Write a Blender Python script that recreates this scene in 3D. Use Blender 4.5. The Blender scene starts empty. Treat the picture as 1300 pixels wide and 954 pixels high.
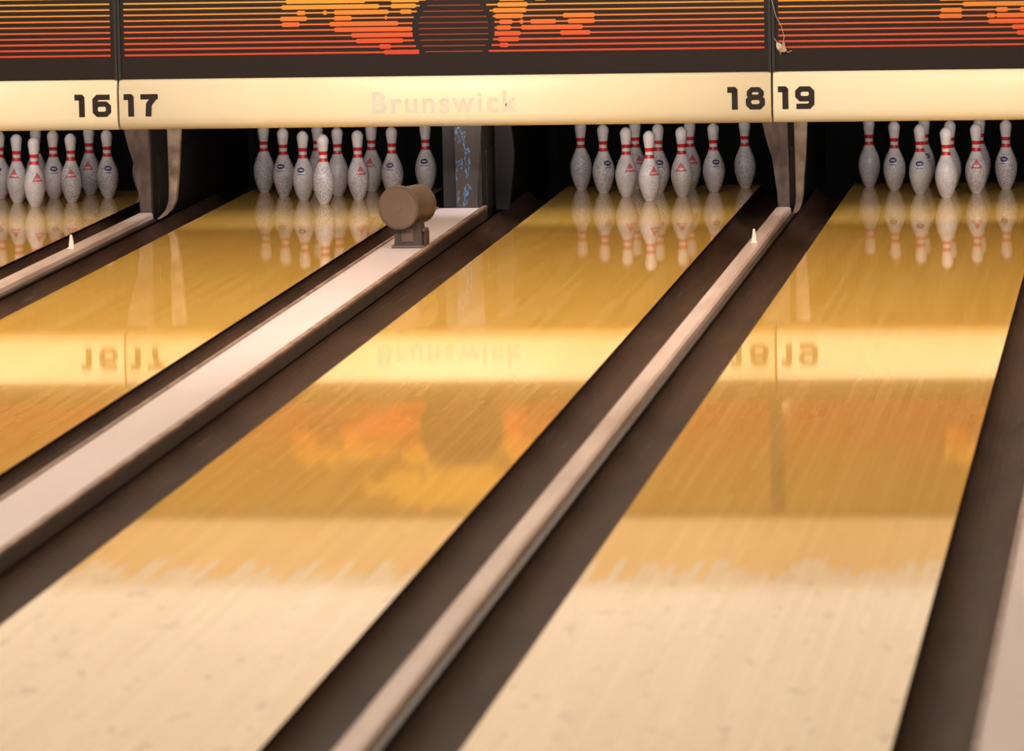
import bpy, math, random
from mathutils import Matrix, Vector, noise
random.seed(5)
sc=bpy.context.scene
sc.view_settings.view_transform='Standard'
sc.view_settings.look='None'
sc.view_settings.exposure=0.0

# ------------------------------------------------------------------ dimensions (metres)
A=1.784      # lane centre spacing over a wide divider (ball-return side)
B=1.601      # lane centre spacing over a narrow divider
W=0.5425     # half lane width
YM=-1.68     # masking unit front plane
ZB,ZT=0.529,0.791
S=0.3048; D=S*math.sqrt(3)/2
LANES={15:-A-B-A,16:-A-B,17:-A,18:0.0,19:B,20:B+A}
LY0,LY1=-18.288,0.95

# ------------------------------------------------------------------ material helpers
def s2l(c):
    return tuple(((x/255)/12.92 if x/255<=0.04045 else ((x/255+0.055)/1.055)**2.4) for x in c)+(1.0,)
class M:
    def __init__(s,name,rough=0.5,metal=0.0,color=(200,200,200),spec=0.5):
        s.m=bpy.data.materials.new(name); s.m.use_nodes=True; s.t=s.m.node_tree
        s.b=s.t.nodes['Principled BSDF']
        s.b.inputs['Roughness'].default_value=rough; s.b.inputs['Metallic'].default_value=metal
        s.b.inputs['Base Color'].default_value=s2l(color)
        s.b.inputs['Specular IOR Level'].default_value=spec
    def n(s,typ): return s.t.nodes.new(typ)
    def put(s,sock,v):
        if isinstance(v,bpy.types.NodeSocket): s.t.links.new(v,sock)
        else: sock.default_value=v
    def math(s,op,a,b=0.0,c=None):
        n=s.n('ShaderNodeMath'); n.operation=op; s.put(n.inputs[0],a); s.put(n.inputs[1],b)
        if c is not None: s.put(n.inputs[2],c)
        return n.outputs[0]
    def obj(s):
        n=s.n('ShaderNodeTexCoord'); x=s.n('ShaderNodeSeparateXYZ'); s.t.links.new(n.outputs['Object'],x.inputs[0])
        return n.outputs['Object'],x.outputs[0],x.outputs[1],x.outputs[2]
    def comb(s,x,y,z):
        n=s.n('ShaderNodeCombineXYZ'); s.put(n.inputs[0],x); s.put(n.inputs[1],y); s.put(n.inputs[2],z); return n.outputs[0]
    def noise(s,vec,scale,detail=3,rough=0.5):
        n=s.n('ShaderNodeTexNoise'); s.put(n.inputs['Vector'],vec); n.inputs['Scale'].default_value=scale
        n.inputs['Detail'].default_value=detail; n.inputs['Roughness'].default_value=rough; return n.outputs[0]
    def white(s,vec):
        n=s.n('ShaderNodeTexWhiteNoise'); n.noise_dimensions='3D'; s.put(n.inputs['Vector'],vec); return n.outputs[0]
    def ramp(s,f,stops):
        n=s.n('ShaderNodeValToRGB'); s.put(n.inputs[0],f); e=n.color_ramp.elements
        e[0].position,e[0].color=stops[0][0],s2l(stops[0][1]); e[1].position,e[1].color=stops[-1][0],s2l(stops[-1][1])
        for p,c in stops[1:-1]:
            k=e.new(p); k.color=s2l(c)
        return n.outputs[0]
    def mix(s,f,a,b,mode='MIX'):
        n=s.n('ShaderNodeMix'); n.data_type='RGBA'; n.blend_type=mode; s.put(n.inputs[0],f)
        s.put(n.inputs[6],a if isinstance(a,bpy.types.NodeSocket) else s2l(a)); s.put(n.inputs[7],b if isinstance(b,bpy.types.NodeSocket) else s2l(b))
        return n.outputs[2]
    def step(s,x,a,b):
        n=s.n('ShaderNodeMapRange'); n.interpolation_type='SMOOTHSTEP'; s.put(n.inputs[0],x); n.inputs[1].default_value=a; n.inputs[2].default_value=b
        return n.outputs[0]
    def col(s,c): s.put(s.b.inputs['Base Color'],c)
    def bump(s,h,st,dist=0.01):
        n=s.n('ShaderNodeBump'); n.inputs['Strength'].default_value=st; n.inputs['Distance'].default_value=dist
        s.put(n.inputs['Height'],h); s.t.links.new(n.outputs[0],s.b.inputs['Normal'])

def noisy(name,c1,c2,scale=8,rough=0.5,metal=0,stretch=(1,1,1),lo=.35,hi=.65,bump=0,spec=.5):
    m=M(name,rough,metal,spec=spec); o,x,y,z=m.obj()
    v=m.comb(m.math('MULTIPLY',x,stretch[0]),m.math('MULTIPLY',y,stretch[1]),m.math('MULTIPLY',z,stretch[2]))
    f=m.noise(v,scale,5); m.col(m.ramp(f,[(lo,c1),(hi,c2)]))
    if bump: m.bump(f,bump)
    return m.m

# lane wood
def lane_mat():
    m=M('lane_wood',0.038,spec=0.6); o,x,y,z=m.obj()
    oi=m.n('ShaderNodeObjectInfo').outputs['Random']
    bx=m.math('DIVIDE',x,0.0271); bd=m.math('FLOOR',bx); fr=m.math('FRACT',bx)
    w1=m.white(m.comb(bd,oi,3.3))
    seg=m.math('FLOOR',m.math('ADD',m.math('MULTIPLY',y,0.6),m.math('MULTIPLY',w1,7.0)))
    w2=m.white(m.comb(bd,seg,oi))
    gv=m.comb(m.math('MULTIPLY',x,160.0),m.math('MULTIPLY',y,2.5),w2)
    g=m.noise(gv,1.0,4)
    pine=m.ramp(w2,[(0.0,(208,160,72)),(0.5,(212,165,79)),(1.0,(216,171,87))])
    maple=m.ramp(w2,[(0.0,(210,187,152)),(0.5,(214,192,158)),(1.0,(219,198,165))])
    w3=m.white(m.comb(bd,oi,9.1))
    edge=m.math('ADD',-13.55,m.math('MULTIPLY',w3,0.5))
    mk=m.step(m.math('SUBTRACT',edge,y),-.12,.12)
    c=m.mix(mk,pine,maple)
    c=m.mix(m.math('MULTIPLY',m.step(g,.45,.75),.07),c,(160,108,52),'MIX')
    seam=m.math('LESS_THAN',fr,0.05)
    c=m.mix(m.math('MULTIPLY',seam,.2),c,(120,76,34))
    # ball-worn scuffs on the maple heads
    sn=m.noise(m.comb(m.math('MULTIPLY',x,9.0),m.math('MULTIPLY',y,2.2),oi),1.6,2)
    c=m.mix(m.math('MULTIPLY',m.math('MULTIPLY',m.step(sn,.60,.74),.45),m.step(y,-12.9,-13.9)),c,(120,90,76))
    m.col(c)
    return m.m
MAT_LANE=lane_mat()
MAT_LSIDE=noisy('lane_edge_wood',(60,42,28),(84,60,40),12,.6)
def gutter_mat():
    m=M('gutter_brown',0.6,spec=0.06); o,x,y,z=m.obj()
    f=m.noise(m.comb(m.math('MULTIPLY',x,9.0),m.math('MULTIPLY',y,.9),z),1.5,5)
    c=m.ramp(f,[(.3,(50,35,26)),(.7,(68,48,36))])
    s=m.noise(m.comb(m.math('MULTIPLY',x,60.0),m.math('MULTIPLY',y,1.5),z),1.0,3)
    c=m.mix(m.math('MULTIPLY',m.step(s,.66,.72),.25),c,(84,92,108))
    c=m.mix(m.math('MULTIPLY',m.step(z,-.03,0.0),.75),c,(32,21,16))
    m.col(c); return m.m
MAT_GUT=gutter_mat()
MAT_CAPW=noisy('divider_grey_laminate',(182,166,163),(192,177,173),1.2,.4,stretch=(3,.5,1),lo=.3,hi=.7)
MAT_CAPLIP=noisy('divider_brown_lip',(98,70,52),(140,112,94),20,.5,stretch=(1,.4,1))
MAT_DSIDE=noisy('divider_side_brown',(38,27,21),(58,43,34),10,.5)
MAT_NCAP=noisy('narrow_cap_worn',(156,131,118),(182,160,148),5,.4,stretch=(3,.25,1),lo=.3,hi=.6)
MAT_BLACK=noisy('pit_black',(7,6,6),(12,11,10),6,.7,spec=.2)
MAT_KICK=noisy('kickback_dark_panel',(11,8,6),(26,19,15),5,.5,stretch=(1,1,.4),spec=.3)
MAT_POST=noisy('post_brown_worn',(38,26,19),(72,54,42),16,.55,stretch=(1.5,1,.5))
MAT_PALE=noisy('worn_beige_plastic',(84,68,54),(128,108,90),12,.45)
def peel():
    m=M('peeling_blue_paint',.5); o,x,y,z=m.obj()
    f=m.noise(m.comb(m.math('MULTIPLY',x,20.0),y,m.math('MULTIPLY',z,8.0)),1.0,4,.6)
    zone=m.math('MULTIPLY',m.math('LESS_THAN',x,.05),m.math('LESS_THAN',z,.48))
    k=m.math('MULTIPLY',m.math('MULTIPLY',m.math('GREATER_THAN',f,.535),m.math('LESS_THAN',f,.557)),zone)
    c=m.ramp(f,[(.3,(24,17,14)),(.7,(42,31,24))]); c=m.mix(k,c,(58,98,134)); m.col(c); return m.m
MAT_PEEL=peel()
MAT_STRIP=noisy('mask_cream_plastic',(228,217,184),(232,222,192),2,.4)
MAT_PANEL=M('mask_panel_black',0.45,color=(24,14,9),spec=.25).m
MAT_JOINT=M('mask_joint_black',0.6,color=(12,10,9)).m
MAT_DIGIT=M('numeral_black',0.45,color=(30,21,16),spec=.3).m
MAT_LETTER=M('brand_lettering_foil',0.05,metal=.42,color=(255,252,238)).m
def art_mat():
    m=M('mask_art_print',.45,spec=.3); o,x,y,z=m.obj()
    m.col(m.ramp(m.math('SUBTRACT',z,.85),[(0.05,(186,56,28)),(0.15,(198,76,30)),(0.22,(206,100,32)),(0.29,(204,132,38)),(0.36,(198,150,46))])); return m.m
MAT_ART=art_mat()
MAT_ARTB=M('mask_art_ball_print',.45,color=(130,50,24),spec=.3).m

def pin_mat(kind):
    m=M('pin_plastic_'+kind,.3,spec=.45); o,x,y,z=m.obj()
    oi=m.n('ShaderNodeObjectInfo').outputs['Random']
    v=m.n('ShaderNodeVectorMath'); v.operation='ADD'; m.put(v.inputs[0],o); m.put(v.inputs[1],m.comb(oi,m.math('MULTIPLY',oi,7.0),0.0)); vv=v.outputs[0]
    n1=m.noise(vv,150,3,.7); n2=m.noise(vv,14,3)
    c=m.ramp(n2,[(.3,(212,203,203)),(.7,(230,223,222))])
    belly=m.math('MULTIPLY',m.step(z,.225,.19),m.step(z,.004,.02))
    f=m.math('MULTIPLY',m.math('MULTIPLY',m.step(n1,.47,.60),belly),m.math('ADD',.36,m.math('MULTIPLY',m.math('GREATER_THAN',oi,.4),.30)))
    c=m.mix(f,c,(88,78,82))
    def band(a,b): return m.math('MULTIPLY',m.math('GREATER_THAN',z,a),m.math('LESS_THAN',z,b))
    st=m.math('ADD',band(.231,.250),band(.268,.288))
    c=m.mix(st,c,(204,40,42))
    front=m.math('LESS_THAN',y,0.0); ax=m.math('ABSOLUTE',x)
    if kind=='crown':
        w=m.math('MULTIPLY',m.math('SUBTRACT',.192,z),.62)
        k=m.math('MULTIPLY',m.math('LESS_THAN',ax,w),band(.140,.192))
        k=m.math('MULTIPLY',k,front)
        hole=m.math('MULTIPLY',band(.150,.158),m.math('LESS_THAN',ax,.018))
        k=m.math('MULTIPLY',k,m.math('SUBTRACT',1.0,m.math('MULTIPLY',hole,.8)))
        c=m.mix(m.math('MULTIPLY',k,.85),c,(190,50,52))
    if kind=='emblem':
        e=m.math('ADD',m.math('POWER',m.math('DIVIDE',x,.021),2.0),m.math('POWER',m.math('DIVIDE',m.math('SUBTRACT',z,.168),.015),2.0))
        k=m.math('MULTIPLY',m.math('LESS_THAN',e,1.0),front)
        e2=m.math('MULTIPLY',m.math('LESS_THAN',ax,.012),band(.166,.172))
        k=m.math('MULTIPLY',k,m.math('SUBTRACT',1.0,e2))
        c=m.mix(k,c,(52,50,92))
        k2=m.math('MULTIPLY',m.math('MULTIPLY',m.math('LESS_THAN',ax,.020),band(.142,.147)),front)
        c=m.mix(k2,c,(70,60,90))
    m.col(c); return m.m
PIN_M={k:pin_mat(k) for k in('crown','emblem','plain')}

# ------------------------------------------------------------------ geometry helpers
def mesh(name,verts,faces,mats,mi=None,smooth=False,parent=None,loc=(0,0,0)):
    me=bpy.data.meshes.new(name); me.from_pydata([tuple(v) for v in verts],[],faces)
    for m in (mats if isinstance(mats,(list,tuple)) else [mats]): me.materials.append(m)
    if mi: me.polygons.foreach_set('material_index',mi)
    if smooth: me.polygons.foreach_set('use_smooth',[True]*len(faces))
    me.update(); ob=bpy.data.objects.new(name,me); sc.collection.objects.link(ob); ob.location=loc
    if parent: ob.parent=parent
    return ob
class G:
    def __init__(s): s.v=[];s.f=[];s.m=[]
    def add(s,v,f,m=0):
        o=len(s.v); s.v+=[tuple(a) for a in v]; s.f+=[tuple(i+o for i in q) for q in f]; s.m+=[m]*len(f)
    def box(s,x0,x1,y0,y1,z0,z1,m=0):
        v=[(x0,y0,z0),(x1,y0,z0),(x1,y1,z0),(x0,y1,z0),(x0,y0,z1),(x1,y0,z1),(x1,y1,z1),(x0,y1,z1)]
        s.add(v,[(0,3,2,1),(4,5,6,7),(0,1,5,4),(1,2,6,5),(2,3,7,6),(3,0,4,7)],m)
    def prof_x(s,pr,x0,x1,m=0,closed=True):   # profile in (y,z) swept along x
        n=len(pr); v=[(x0,p[0],p[1]) for p in pr]+[(x1,p[0],p[1]) for p in pr]
        f=[(i,(i+1)%n,(i+1)%n+n,i+n) for i in range(n if closed else n-1)]
        if closed: f+=[tuple(range(n))[::-1],tuple(range(n,2*n))]
        s.add(v,f,m)
    def prof_y(s,pr,y0,y1,m=0,closed=True):   # profile in (x,z) swept along y
        n=len(pr); v=[(p[0],y0,p[1]) for p in pr]+[(p[0],y1,p[1]) for p in pr]
        f=[(i,i+n,(i+1)%n+n,(i+1)%n) for i in range(n if closed else n-1)]
        if closed: f+=[tuple(range(n)),tuple(range(n,2*n))[::-1]]
        s.add(v,f,m)
    def lathe(s,pr,n=32,M4=None,m=0):   # profile list (r,z)
        v=[];f=[]
        for r,z in pr:
            for k in range(n):
                a=2*math.pi*k/n; p=Vector((r*math.cos(a),r*math.sin(a),z)); v.append(M4@p if M4 else p)
        for i in range(len(pr)-1):
            for k in range(n): f.append((i*n+k,i*n+(k+1)%n,(i+1)*n+(k+1)%n,(i+1)*n+k))
        f.append(tuple(range(n))[::-1]); f.append(tuple((len(pr)-1)*n+k for k in range(n)))
        s.add(v,f,m)
    def obj(s,name,mats,**k): return mesh(name,s.v,s.f,mats,mi=s.m,**k)
def empty(name,loc):
    e=bpy.data.objects.new(name,None); sc.collection.objects.link(e); e.location=loc; e.empty_display_size=.2; return e
def bevel(ob,w,seg=2):
    b=ob.modifiers.new('bevel','BEVEL'); b.width=w; b.segments=seg; b.limit_method='ANGLE'; b.angle_limit=math.radians(40)

# ------------------------------------------------------------------ lanes
for k,cx in LANES.items():
    g=G(); g.box(-W,W,LY0,LY1,-0.10,0,0)
    g.m=[1,0,1,1,1,1]
    ob=g.obj('bowling_lane',[MAT_LANE,MAT_LSIDE],loc=(cx,0,0))
# gutters and dividers
WD=0.135; ND=0.058
def gutter(x0,x1):
    x0+=.001; x1-=.001
    cx=(x0+x1)/2; r=(x1-x0)/2; g=G(); pr=[]
    n=14
    for i in range(n+1):
        a=math.pi*i/n; pr.append((-r*math.cos(a),-0.012-0.075*math.sin(a)))
    pr=[(-r,-0.004)]+pr+[(r,-0.004)]+[(r,-.098),(-r,-.098)]
    g.prof_y(pr,LY0,LY1)
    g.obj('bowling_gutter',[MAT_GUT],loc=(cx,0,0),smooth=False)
DIV_END=-1.0
gaps=[]
ks=sorted(LANES)
for i in range(len(ks)-1):
    a,b=LANES[ks[i]],LANES[ks[i+1]]; wide=(ks[i]%2==1); gaps.append(((a+b)/2,wide,a+W,b-W))
gaps=[(LANES[15]-B/2,False,LANES[15]-B+W,LANES[15]-W)]+gaps+[(LANES[20]+B/2,False,LANES[20]+W,LANES[20]+B-W)]
for cx,wide,x0,x1 in gaps:
    h=WD if wide else ND
    gutter(x0,cx-h); gutter(cx+h,x1)
    g=G()
    if wide:
        g.box(-h,h,LY0,DIV_END,-.098,.052,1); g.m[-5]=0
        g.box(-h,-h+.012,LY0,DIV_END,.052,.060,2); g.box(h-.024,h,LY0,DIV_END,.052,.064,2)
        g.obj('lane_divider',[MAT_CAPW,MAT_DSIDE,MAT_CAPLIP],loc=(cx,0,0))
    else:
        g.prof_y([(-h,-.098),(h,-.098),(h,.006),(h-.014,.012),(-h+.014,.012),(-h,.006)],LY0,DIV_END,1)
        g.prof_y([(-.042,.012),(.042,.012),(.040,.034),(.030,.042),(-.030,.042),(-.040,.034)],LY0,DIV_END,0)
        g.obj('lane_divider',[MAT_NCAP,MAT_DSIDE],loc=(cx,0,0))

# ------------------------------------------------------------------ bowling pins
prof=[(0,1.0),(.15,1.06),(.75,1.414),(1.5,1.72),(2.25,1.953),(2.8,2.12),(3.375,2.255),(4.0,2.35),(4.5,2.383),(5.2,2.36),(5.875,2.282),(6.6,2.09),(7.25,1.85),(7.9,1.55),(8.625,1.236),(9.0,1.09),(9.375,.982),(9.7,.925),(10,.9),(10.4,.905),(10.875,.935),(11.3,.985),(11.75,1.047),(12.2,1.10),(12.625,1.156),(13.1,1.225),(13.5,1.273),(13.75,1.268),(14.1,1.19),(14.4,1.03),(14.65,.82),(14.83,.58),(14.95,.3),(15,.06)]
pm={}
for k in PIN_M:
    g=G(); g.lathe([(r*.0254,z*.0254) for z,r in prof],32)
    me=bpy.data.meshes.new('bowling_pin_'+k); me.from_pydata(g.v,[],g.f); me.materials.append(PIN_M[k]); me.polygons.foreach_set('use_smooth',[True]*len(g.f)); me.update(); pm[k]=me
KIND={0:'crown',1:'crown',2:'crown',3:'emblem',4:'emblem',5:'emblem',6:'plain',7:'crown',8:'crown',9:'plain'}
for k,cx in LANES.items():
    i=0
    for r in range(4):
        for j in range(r+1):
            kd=KIND[i] if k%2==0 else {0:'plain',1:'emblem',2:'crown',3:'emblem',4:'plain',5:'emblem',6:'plain',7:'emblem',8:'crown',9:'emblem'}[i]
            ob=bpy.data.objects.new('bowling_pin',pm[kd]); sc.collection.objects.link(ob)
            ob.location=(cx+(j-r/2)*S+.012,r*D-.05,0); ob.rotation_euler=(0,0,random.uniform(-.35,.5)+.1); i+=1

# ------------------------------------------------------------------ pit
XL,XR=LANES[15]-B/2-.5,LANES[20]+B/2+.5
g=G(); g.box(XL,XR,LY1,2.3,-.30,-.28); g.obj('pit_floor',[MAT_BLACK])
g=G(); 
# wavy hanging cushion curtain
n=160; v=[]
for i in range(n+1):
    x=XL+(XR-XL)*i/n; y=2.35+.02*math.sin(x*14)
    v+=[(x,y,-.28),(x,y,1.3)]
g.add(v,[(2*i,2*i+2,2*i+3,2*i+1) for i in range(n)]); g.obj('pit_curtain',[MAT_BLACK])
for cx,wide,x0,x1 in gaps:
    if not(-6.5<cx<5): continue
    e=empty('pit_kickback',(cx,DIV_END,0))
    t=.10 if wide else .026
    g=G(); g.box(-t,t,.06,3.2,-.095,1.3)
    # bolted kick plate, ledge
    g.box(-t-.006,t+.006,.25,1.9,.02,.34,0)
    o=g.obj('side_panel',[MAT_KICK],parent=e); bevel(o,.004)
    g=G()
    if wide:
        g.prof_y([(-.030,-.09),(.085,-.09),(.085,.15),(.105,.40),(.115,.56),(-.035,.56),(-.03,.3)],0.002,.06,0)
        g.prof_y([(-.10,-.09),(-.034,-.09),(-.034,.30),(-.039,.56),(-.10,.56)],.03,.058,1)
        g.box(.087,.108,.003,.03,-.02,.38,1)
        o=g.obj('front_post',[MAT_PEEL,MAT_KICK],parent=e)
        g=G(); g.prof_y([(.12,0),(.19,0),(.22,.30),(.20,.56),(.12,.56)],.5,.56); g.obj('support_frame',[MAT_KICK],parent=e)
    else:
        g.prof_y([(-.02,-.09),(.035,-.09),(.034,.12),(.030,.30),(.026,.56),(-.115,.56),(-.09,.42),(-.055,.30),(-.03,.12)],0.002,.05,0)
        o=g.obj('front_post',[MAT_POST,MAT_KICK],parent=e)
        # curved ball-deflector bracket hanging beside the post
        if cx>0: pts=[(.052,-.0),(.066,.02),(.076,.05),(.082,.10),(.084,.18),(.088,.28),(.090,.40),(.092,.56)]
        else: pts=[(.055,-.0),(.085,.02),(.115,.05),(.135,.10),(.142,.18),(.146,.28),(.150,.40),(.155,.56)]
        ws=[.02,.03,.035,.04,.045,.055,.065,.075]
        ln=[(x-.5*w,z) for (x,z),w in zip(pts,ws)]; rn=[(x+.5*w,z) for (x,z),w in zip(pts,ws)]
        g=G(); v=[]; f=[]
        for (a,za),(b_,zb_) in zip(ln,rn): v+=[(a,.06,za),(b_,.06,zb_),(b_,.12,zb_),(a,.12,za)]
        for i in range(len(pts)-1):
            for q in range(4): f.append((4*i+q,4*i+(q+1)%4,4*i+4+(q+1)%4,4*i+4+q))
        f+=[(3,2,1,0),tuple(len(v)-4+q for q in range(4))]
        g.add(v,f); o=g.obj('deflector_bracket',[MAT_PALE],parent=e); bevel(o,.004)

# ------------------------------------------------------------------ numerals
def stroke(g,pts,t,closed=False,m=0,y=0):
    P=[Vector(p) for p in pts]; n=len(P); L=[];Rr=[]
    for i in range(n):
        a=P[i-1] if (i>0 or closed) else None; c=P[(i+1)%n] if (i<n-1 or closed) else None
        d1=(P[i]-a).normalized() if a is not None else None; d2=(c-P[i]).normalized() if c is not None else None
        if d1 is None: d1=d2
        if d2 is None: d2=d1
        n1=Vector((-d1.y,d1.x)); n2=Vector((-d2.y,d2.x)); mm=(n1+n2).normalized(); k=min(1/max(mm.dot(n1),.35),2.5)*t/2
        L.append(P[i]+mm*k); Rr.append(P[i]-mm*k)
    v=[(p.x,y,p.y) for p in L]+[(p.x,y,p.y) for p in Rr]
    g.add(v,[(i,(i+1)%n,(i+1)%n+n,i+n) for i in range(n if closed else n-1)],m)
def rrect(x0,z0,x1,z1,c): return [(x0+c,z0),(x1-c,z0),(x1,z0+c),(x1,z1-c),(x1-c,z1),(x0+c,z1),(x0,z1-c),(x0,z0+c)]
H,GW,T=.116,.098,.028
def digit(g,ch,ox,oz,y):
    h=T/2; x0,x1=ox+h,ox+GW-h; z0,z1=oz+h,oz+H-h; zm=oz+H*.54; c=.014
    if ch=='1': stroke(g,[(ox+.014,z1),(ox+.052-.004,z1),(ox+.052,z1-.004),(ox+.052,oz)],T*1.1,y=y)
    elif ch=='7': stroke(g,[(ox,z1),(x1+h-.006,z1)],T,y=y); stroke(g,[(x1-.004,z1+.006),(ox+.044,zm),(ox+.040,oz)],T*1.1,y=y-.0004)
    elif ch=='8': stroke(g,rrect(x0,z0,x1,zm,c),T,True,y=y); stroke(g,rrect(x0+.004,zm,x1-.004,z1,c),T*.92,True,y=y-.0004)
    elif ch=='6': stroke(g,rrect(x0,z0,x1,zm+.004,c),T,True,y=y); stroke(g,[(x0,zm-.02),(x0,z1-c),(x0+c,z1),(x1+h-.006,z1)],T,y=y-.0004)
    elif ch=='9': stroke(g,rrect(x0,zm-.010,x1,z1,c),T,True,y=y); stroke(g,[(x1,zm+.02),(x1,z0+c),(x1-c,z0),(x0-h+.006,z0)],T,y=y-.0004)
    elif ch=='5': stroke(g,[(x1+h,z1),(x0,z1),(x0,zm),(x1-c,zm),(x1,zm-c),(x1,z0+c),(x1-c,z0),(ox,z0)],T,y=y)
    elif ch=='2': stroke(g,[(ox,z1),(x1-c,z1),(x1,z1-c),(x1,zm+c),(x1-c,zm),(x0+c,zm),(x0,zm-c),(x0,z0),(x1+h,z0)],T,y=y)
    elif ch=='0': stroke(g,rrect(x0,z0,x1,z1,c),T,True,y=y)

# ------------------------------------------------------------------ masking units (one per lane pair)
HP=(A+B)/2-.006
def art(cxw,g,gb):
    # flame lobes around the ball, (dx, dz, rx, rz) in centimetre-like units
    blobs=[(-165,34,58,13),(-118,26,40,9),(-112,8,56,10),(-86,-6,40,14),(-66,-30,30,10),(-60,36,22,14),(72,22,22,26),(66,-8,18,14),(118,2,44,8),(160,12,32,7),(150,-8,26,5),(0,-50,44,7),(-200,14,20,8),(-10,75,130,28),(120,48,44,12)]
    bx,bz=.06,1.028; p=.0296; row=0; z=.916
    while z<1.46:
        x=-HP+.03; segs=[]; step=.008
        while x<HP-.03:
            px,pz=(x-bx)*240,(z-bz)*240; r=math.hypot(px,pz)
            base=.0095 if z<1.0 else .0078
            f=0
            for (cx,cz,rx,rz) in blobs:
                q=1-((px-cx)/rx)**2-((pz-cz)/rz)**2
                f=max(f,q)
            nz=noise.noise(Vector((x*9+cxw,z*16,3.1)))+.5*noise.noise(Vector((x*24,z*40,cxw)))
            F=1 if (f>0 and f+nz*.9>.2) else 0
            th=base; ball=0
            if r<45: th=.0055; ball=1
            elif r<50: th=0.0
            elif F: th=.0225
            segs.append((x,th,ball)); x+=step
        for i in range(len(segs)-1):
            (xa,ta,ba),(xb,tb,bb)=segs[i],segs[i+1]
            if ta==0 or tb==0: continue
            gg=gb if ba else g
            yy=YM+.03-.0015
            gg.add([(xa,yy,z-ta/2),(xb,yy,z-tb/2),(xb,yy,z+tb/2),(xa,yy,z+ta/2)],[(0,1,2,3)])
        z+=p; row+=1
ZTOP=1.50
for cxw,n0,n1 in [(-A/2-A-B,'15','16'),(-A/2,'17','18'),(B+A/2,'19','20')]:
    e=empty('masking_unit',(cxw,0,0))
    g=G(); h=ZT-ZB
    pr=[(.10,ZT),(.012,ZT),(0,ZT-.010),(-.006,ZT-.03),(-.016,ZT-.07),(-.016,ZT-.195),(-.008,ZT-.225),(.008,ZT-.247),(.035,ZT-.260),(.06,ZT-.262),(.10,ZT-.262)]
    pr=[(YM+.016+y,z) for y,z in pr]
    g.prof_x(pr,-HP,HP); o=g.obj('numbered_fascia',[MAT_STRIP],parent=e)
    for pl in o.data.polygons: pl.use_smooth=len(pl.vertices)==4
    o.data.update()
    g=G(); g.box(-HP,HP,YM+.03,YM+.06,ZT-.01,ZTOP,0)
    g.box(-HP-.004,-HP+.010,YM+.018,YM+.07,ZT,ZTOP,1); g.box(HP-.010,HP+.004,YM+.018,YM+.07,ZT,ZTOP,1)
    g.obj('art_panel',[MAT_PANEL,MAT_JOINT],parent=e)
    g=G();gb=G(); art(cxw,g,gb); g.obj('flame_stripe_art',[MAT_ART],parent=e); gb.obj('ball_art',[MAT_ARTB],parent=e)
    g=G(); z0=ZT-.190; yf=YM-.0012
    digit(g,n0[0],-HP+.018-.008,z0,yf); digit(g,n0[1],-HP+.018+.094,z0,yf)
    digit(g,n1[0],HP-.228-.008,z0,yf); digit(g,n1[1],HP-.03-GW,z0,yf)
    g.obj('lane_numerals',[MAT_DIGIT],parent=e)
    cu=bpy.data.curves.new('lettering','FONT'); cu.body='Brunswick'; cu.size=.150; cu.align_x='CENTER'; cu.offset=.0035; cu.space_character=1.2
    t=bpy.data.objects.new('lettering_src',cu); sc.collection.objects.link(t)
    dg=bpy.context.evaluated_depsgraph_get(); me=bpy.data.meshes.new_from_object(t.evaluated_get(dg)); bpy.data.objects.remove(t)
    me.materials.clear(); me.materials.append(MAT_LETTER)
    lo=bpy.data.objects.new('lettering',me); sc.collection.objects.link(lo); lo.parent=e
    lo.rotation_euler=(math.pi/2,0,0); lo.location=(.0,yf,ZT-.185)
    # tube light behind the fascia for the pins
    g=G(); g.lathe([(.013,-1.2),(.016,-1.18),(.016,1.18),(.013,1.2)],12,Matrix.Translation((0,YM+.22,.80))@Matrix.Rotation(math.pi/2,4,'Y')); 
    g.box(-1.25,1.25,YM+.19,YM+.25,.825,.86,0)
    g.obj('pin_light_fixture',[M('fixture_white',.5,color=(230,230,225)).m],parent=e)
    ld=bpy.data.lights.new('pin_light','AREA'); ld.shape='RECTANGLE'; ld.size=3.0; ld.size_y=.10; ld.energy=27; ld.color=(1,.94,.91)
    lo=bpy.data.objects.new('pin_light',ld); sc.collection.objects.link(lo); lo.location=(0,YM+.28,.74); lo.parent=e
    d=Vector((0,.15,.12))-Vector((0,YM+.28,.74)); lo.rotation_euler=d.to_track_quat('-Z','Z').to_euler()

# ------------------------------------------------------------------ sensor fins on the narrow dividers
MAT_FIN=M('sensor_white_plastic',.4,color=(214,204,190)).m
for x in (LANES[16]+B/2,B/2,LANES[15]-B/2,LANES[20]+B/2):
    g=G(); z=.0425
    g.prof_y([(-.013,z),(.013,z),(.011,z+.03),(.004,z+.066),(-.005,z+.068),(-.010,z+.03)],-.010,.010)
    g.box(-.018,.018,-.026,.026,z,z+.005)
    o=g.obj('ball_sensor',[MAT_FIN],loc=(x+.0,-3.0,0)); bevel(o,.002)

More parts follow.
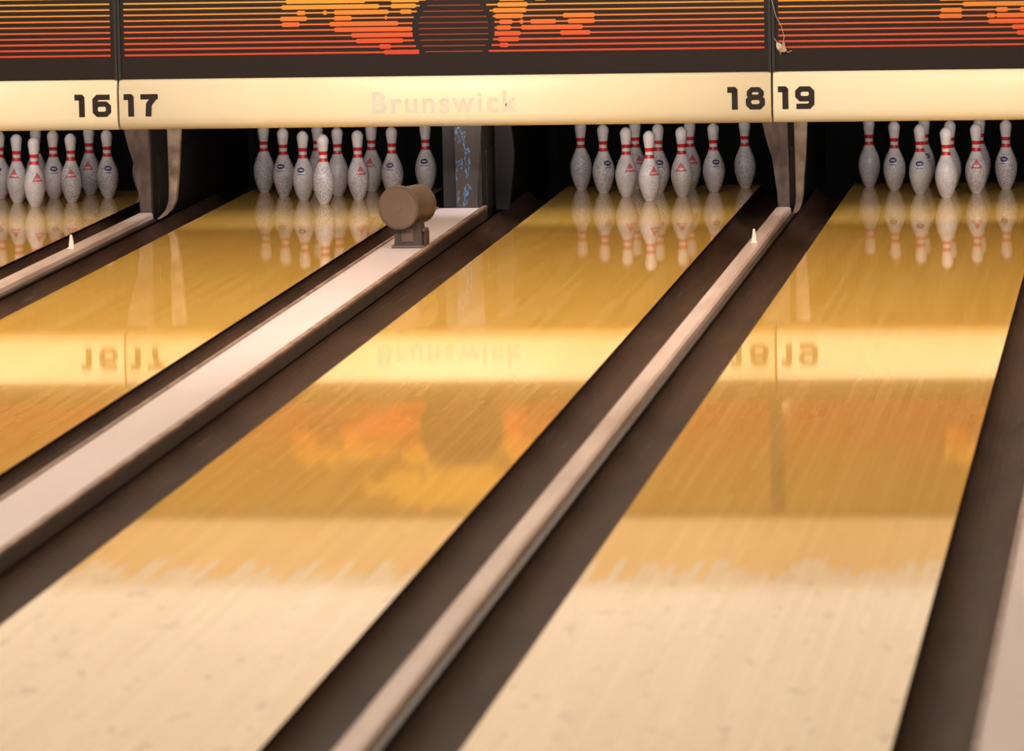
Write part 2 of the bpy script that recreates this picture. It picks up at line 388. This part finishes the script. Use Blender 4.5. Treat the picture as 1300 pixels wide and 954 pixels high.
# ------------------------------------------------------------------ pin scanner on the wide divider
MAT_SC=noisy('scanner_taupe_housing',(66,52,44),(90,73,63),6,.45)
MAT_SCD=noisy('scanner_dark_base',(46,35,29),(66,51,43),10,.5)
MAT_SCF=noisy('scanner_face',(88,71,62),(104,86,76),5,.35)
for x in (-A/2,):
    e=empty('pin_scanner',(x+.02,-3.15,.0525))
    g=G(); R4=Matrix.Translation((-.010,-.04,.200))@Matrix.Rotation(math.radians(-17),4,'Z')@Matrix.Rotation(math.radians(90),4,'X')
    # drum: local +z of lathe -> -y after rotation (towards the bowler)
    g.lathe([(.090,-.15),(.096,-.145),(.096,.065),(.106,.068),(.109,.074),(.109,.088),(.105,.094),(.095,.094)],40,R4,0)
    g.lathe([(.095,.0941),(.090,.086),(.02,.086),(.019,.096),(.004,.097)],40,R4,2)
    o=g.obj('drum_housing',[MAT_SC,MAT_SCD,MAT_SCF],parent=e)
    for pl in o.data.polygons: pl.use_smooth=len(pl.vertices)==4
    m=o.modifiers.new('es','EDGE_SPLIT'); m.split_angle=math.radians(35)
    g=G(); g.prof_y([(-.068,0),(.072,0),(.068,.09),(.06,.13),(-.055,.13),(-.06,.09)],-.09,.05,0)
    g.box(-.080,.082,-.10,.07,0,.012,1); g.box(.07,.089,-.05,.05,.0,.075,0); g.box(.055,.088,-.06,.04,.075,.09,1); g.box(-.03,.03,-.096,-.09,.03,.1,1)
    o=g.obj('mount_bracket',[MAT_SCD,MAT_SC],parent=e); bevel(o,.004)

# ------------------------------------------------------------------ torn tape tuft + thread at the panel joint
g=G(); random.seed(3)
pts=[]
for i in range(12):
    a=2*math.pi*i/12; r=.012+.03*random.random(); pts.append((.0+r*math.cos(a)*.8,random.uniform(-.018,0),r*math.sin(a)))
v=[(0,-.03,0)]+pts; g.add(v,[(0,i+1,(i+1)%12+1) for i in range(12)])
def thread(P,w=.0012):
    for (a,b_) in zip(P[:-1],P[1:]):
        a=Vector(a);b_=Vector(b_);d=(b_-a).normalized();s1=d.cross(Vector((0,1,0))).normalized()*w;s2=Vector((0,w,0))
        g.add([a+s1,a+s2,a-s1,a-s2,b_+s1,b_+s2,b_-s1,b_-s2],[(0,1,5,4),(1,2,6,5),(2,3,7,6),(3,0,4,7)])
thread([(-.05,-.004,.24),(-.03,-.012,.16),(.0,-.014,.10),(.012,-.012,.05),(.0,-.01,0),(-.01,-.008,-.04)])
thread([(0,-.01,0),(-.03,-.012,.03),(-.04,-.01,.045)]); thread([(0,-.01,0),(.03,-.012,-.03),(.05,-.01,-.02)])
g.obj('torn_paper_tuft',[M('torn_paper',.8,color=(190,172,150)).m],loc=(.855,YM+.015,.920))

# ------------------------------------------------------------------ room shell
MAT_WHITE=noisy('painted_wall_cream',(226,217,202),(234,226,212),1,.7)
MAT_BEIGE=noisy('fascia_beige_paint',(186,164,128),(194,173,138),1,.6)
MAT_CEIL=noisy('ceiling_tile',(214,204,186),(224,214,198),20,.8)
MAT_DARKW=noisy('rear_wall_brown_paint',(30,22,18),(40,30,24),1,.7)
MAT_FLOOR=noisy('approach_maple',(196,150,96),(214,172,118),3,.2,stretch=(30,1,1))
MAT_CARPET=noisy('concourse_carpet',(70,40,40),(92,56,50),60,.9)
RX0,RX1=XL-.3,XR+.3; RZ=3.5; RYB=-34
def bx(name,mat,*a):
    g=G(); g.box(*a); return g.obj(name,[mat])
bx('trim_1',MAT_BEIGE,RX0,RX1,YM-.02,YM+.1,ZTOP,1.86)
bx('wall_back',MAT_WHITE,RX0,RX1,YM+.0,YM+.15,1.86,RZ)
bx('wall_pit',MAT_BLACK,RX0,RX1,2.75,2.85,-.3,RZ)
bx('wall_left',MAT_WHITE,RX0-.1,RX0,RYB,2.85,-.3,RZ)
bx('wall_right',MAT_WHITE,RX1,RX1+.1,RYB,2.85,-.3,RZ)
bx('ceiling',MAT_CEIL,RX0-.1,RX1+.1,RYB,2.85,RZ,RZ+.1)
bx('wall_rear',MAT_DARKW,RX0-.1,RX1+.1,RYB-.1,RYB,-.3,RZ+.1)
bx('lane_bed',MAT_BLACK,RX0+.01,RX1-.01,LY0,LY1,-.16,-.101)
bx('floor',MAT_FLOOR,RX0,RX1,-23,LY0,-.1,0)
bx('carpet_floor',MAT_CARPET,RX0,RX1,RYB,-23,-.1,0)

# ------------------------------------------------------------------ lights
def area(name,loc,tgt,sx,sy,e,col=(1,.925,.84)):
    ld=bpy.data.lights.new(name,'AREA'); ld.shape='RECTANGLE'; ld.size=sx; ld.size_y=sy; ld.energy=e; ld.color=col
    o=bpy.data.objects.new(name,ld); sc.collection.objects.link(o); o.location=loc
    o.rotation_euler=(Vector(tgt)-Vector(loc)).to_track_quat('-Z','Y').to_euler(); return o
for y,e in ((-4.5,125),(-8.5,140),(-12.5,135),(-17,92),(-21.5,55)):
    area('ceiling_light',(-1,y,RZ-.05),(-1,y+.0001,0),8,.5,e)
area('mask_wash_light',(-1,-8.0,3.35),(-1,YM,1.0),9,.3,360)
w=bpy.data.worlds.new('world'); sc.world=w; w.use_nodes=True
w.node_tree.nodes['Background'].inputs[0].default_value=(1,.85,.7,1); w.node_tree.nodes['Background'].inputs[1].default_value=.2

# ------------------------------------------------------------------ camera
f,C,yaw,pitch,roll=7115.35,(2.88382,-30.15708,2.57452),.12029,.10933,-.01974
cam=bpy.data.cameras.new('camera'); co=bpy.data.objects.new('camera',cam); sc.collection.objects.link(co)
R=Matrix.Rotation(yaw,4,'Z')@Matrix.Rotation(math.pi/2-pitch,4,'X')@Matrix.Rotation(roll,4,'Z')
co.matrix_world=Matrix.Translation(C)@R
cam.sensor_width=36; cam.sensor_fit='HORIZONTAL'; cam.lens=f*36/1300; cam.shift_y=-45/1300
cam.clip_end=200
cam.dof.use_dof=True; cam.dof.focus_distance=29.6; cam.dof.aperture_fstop=4.8
sc.camera=co
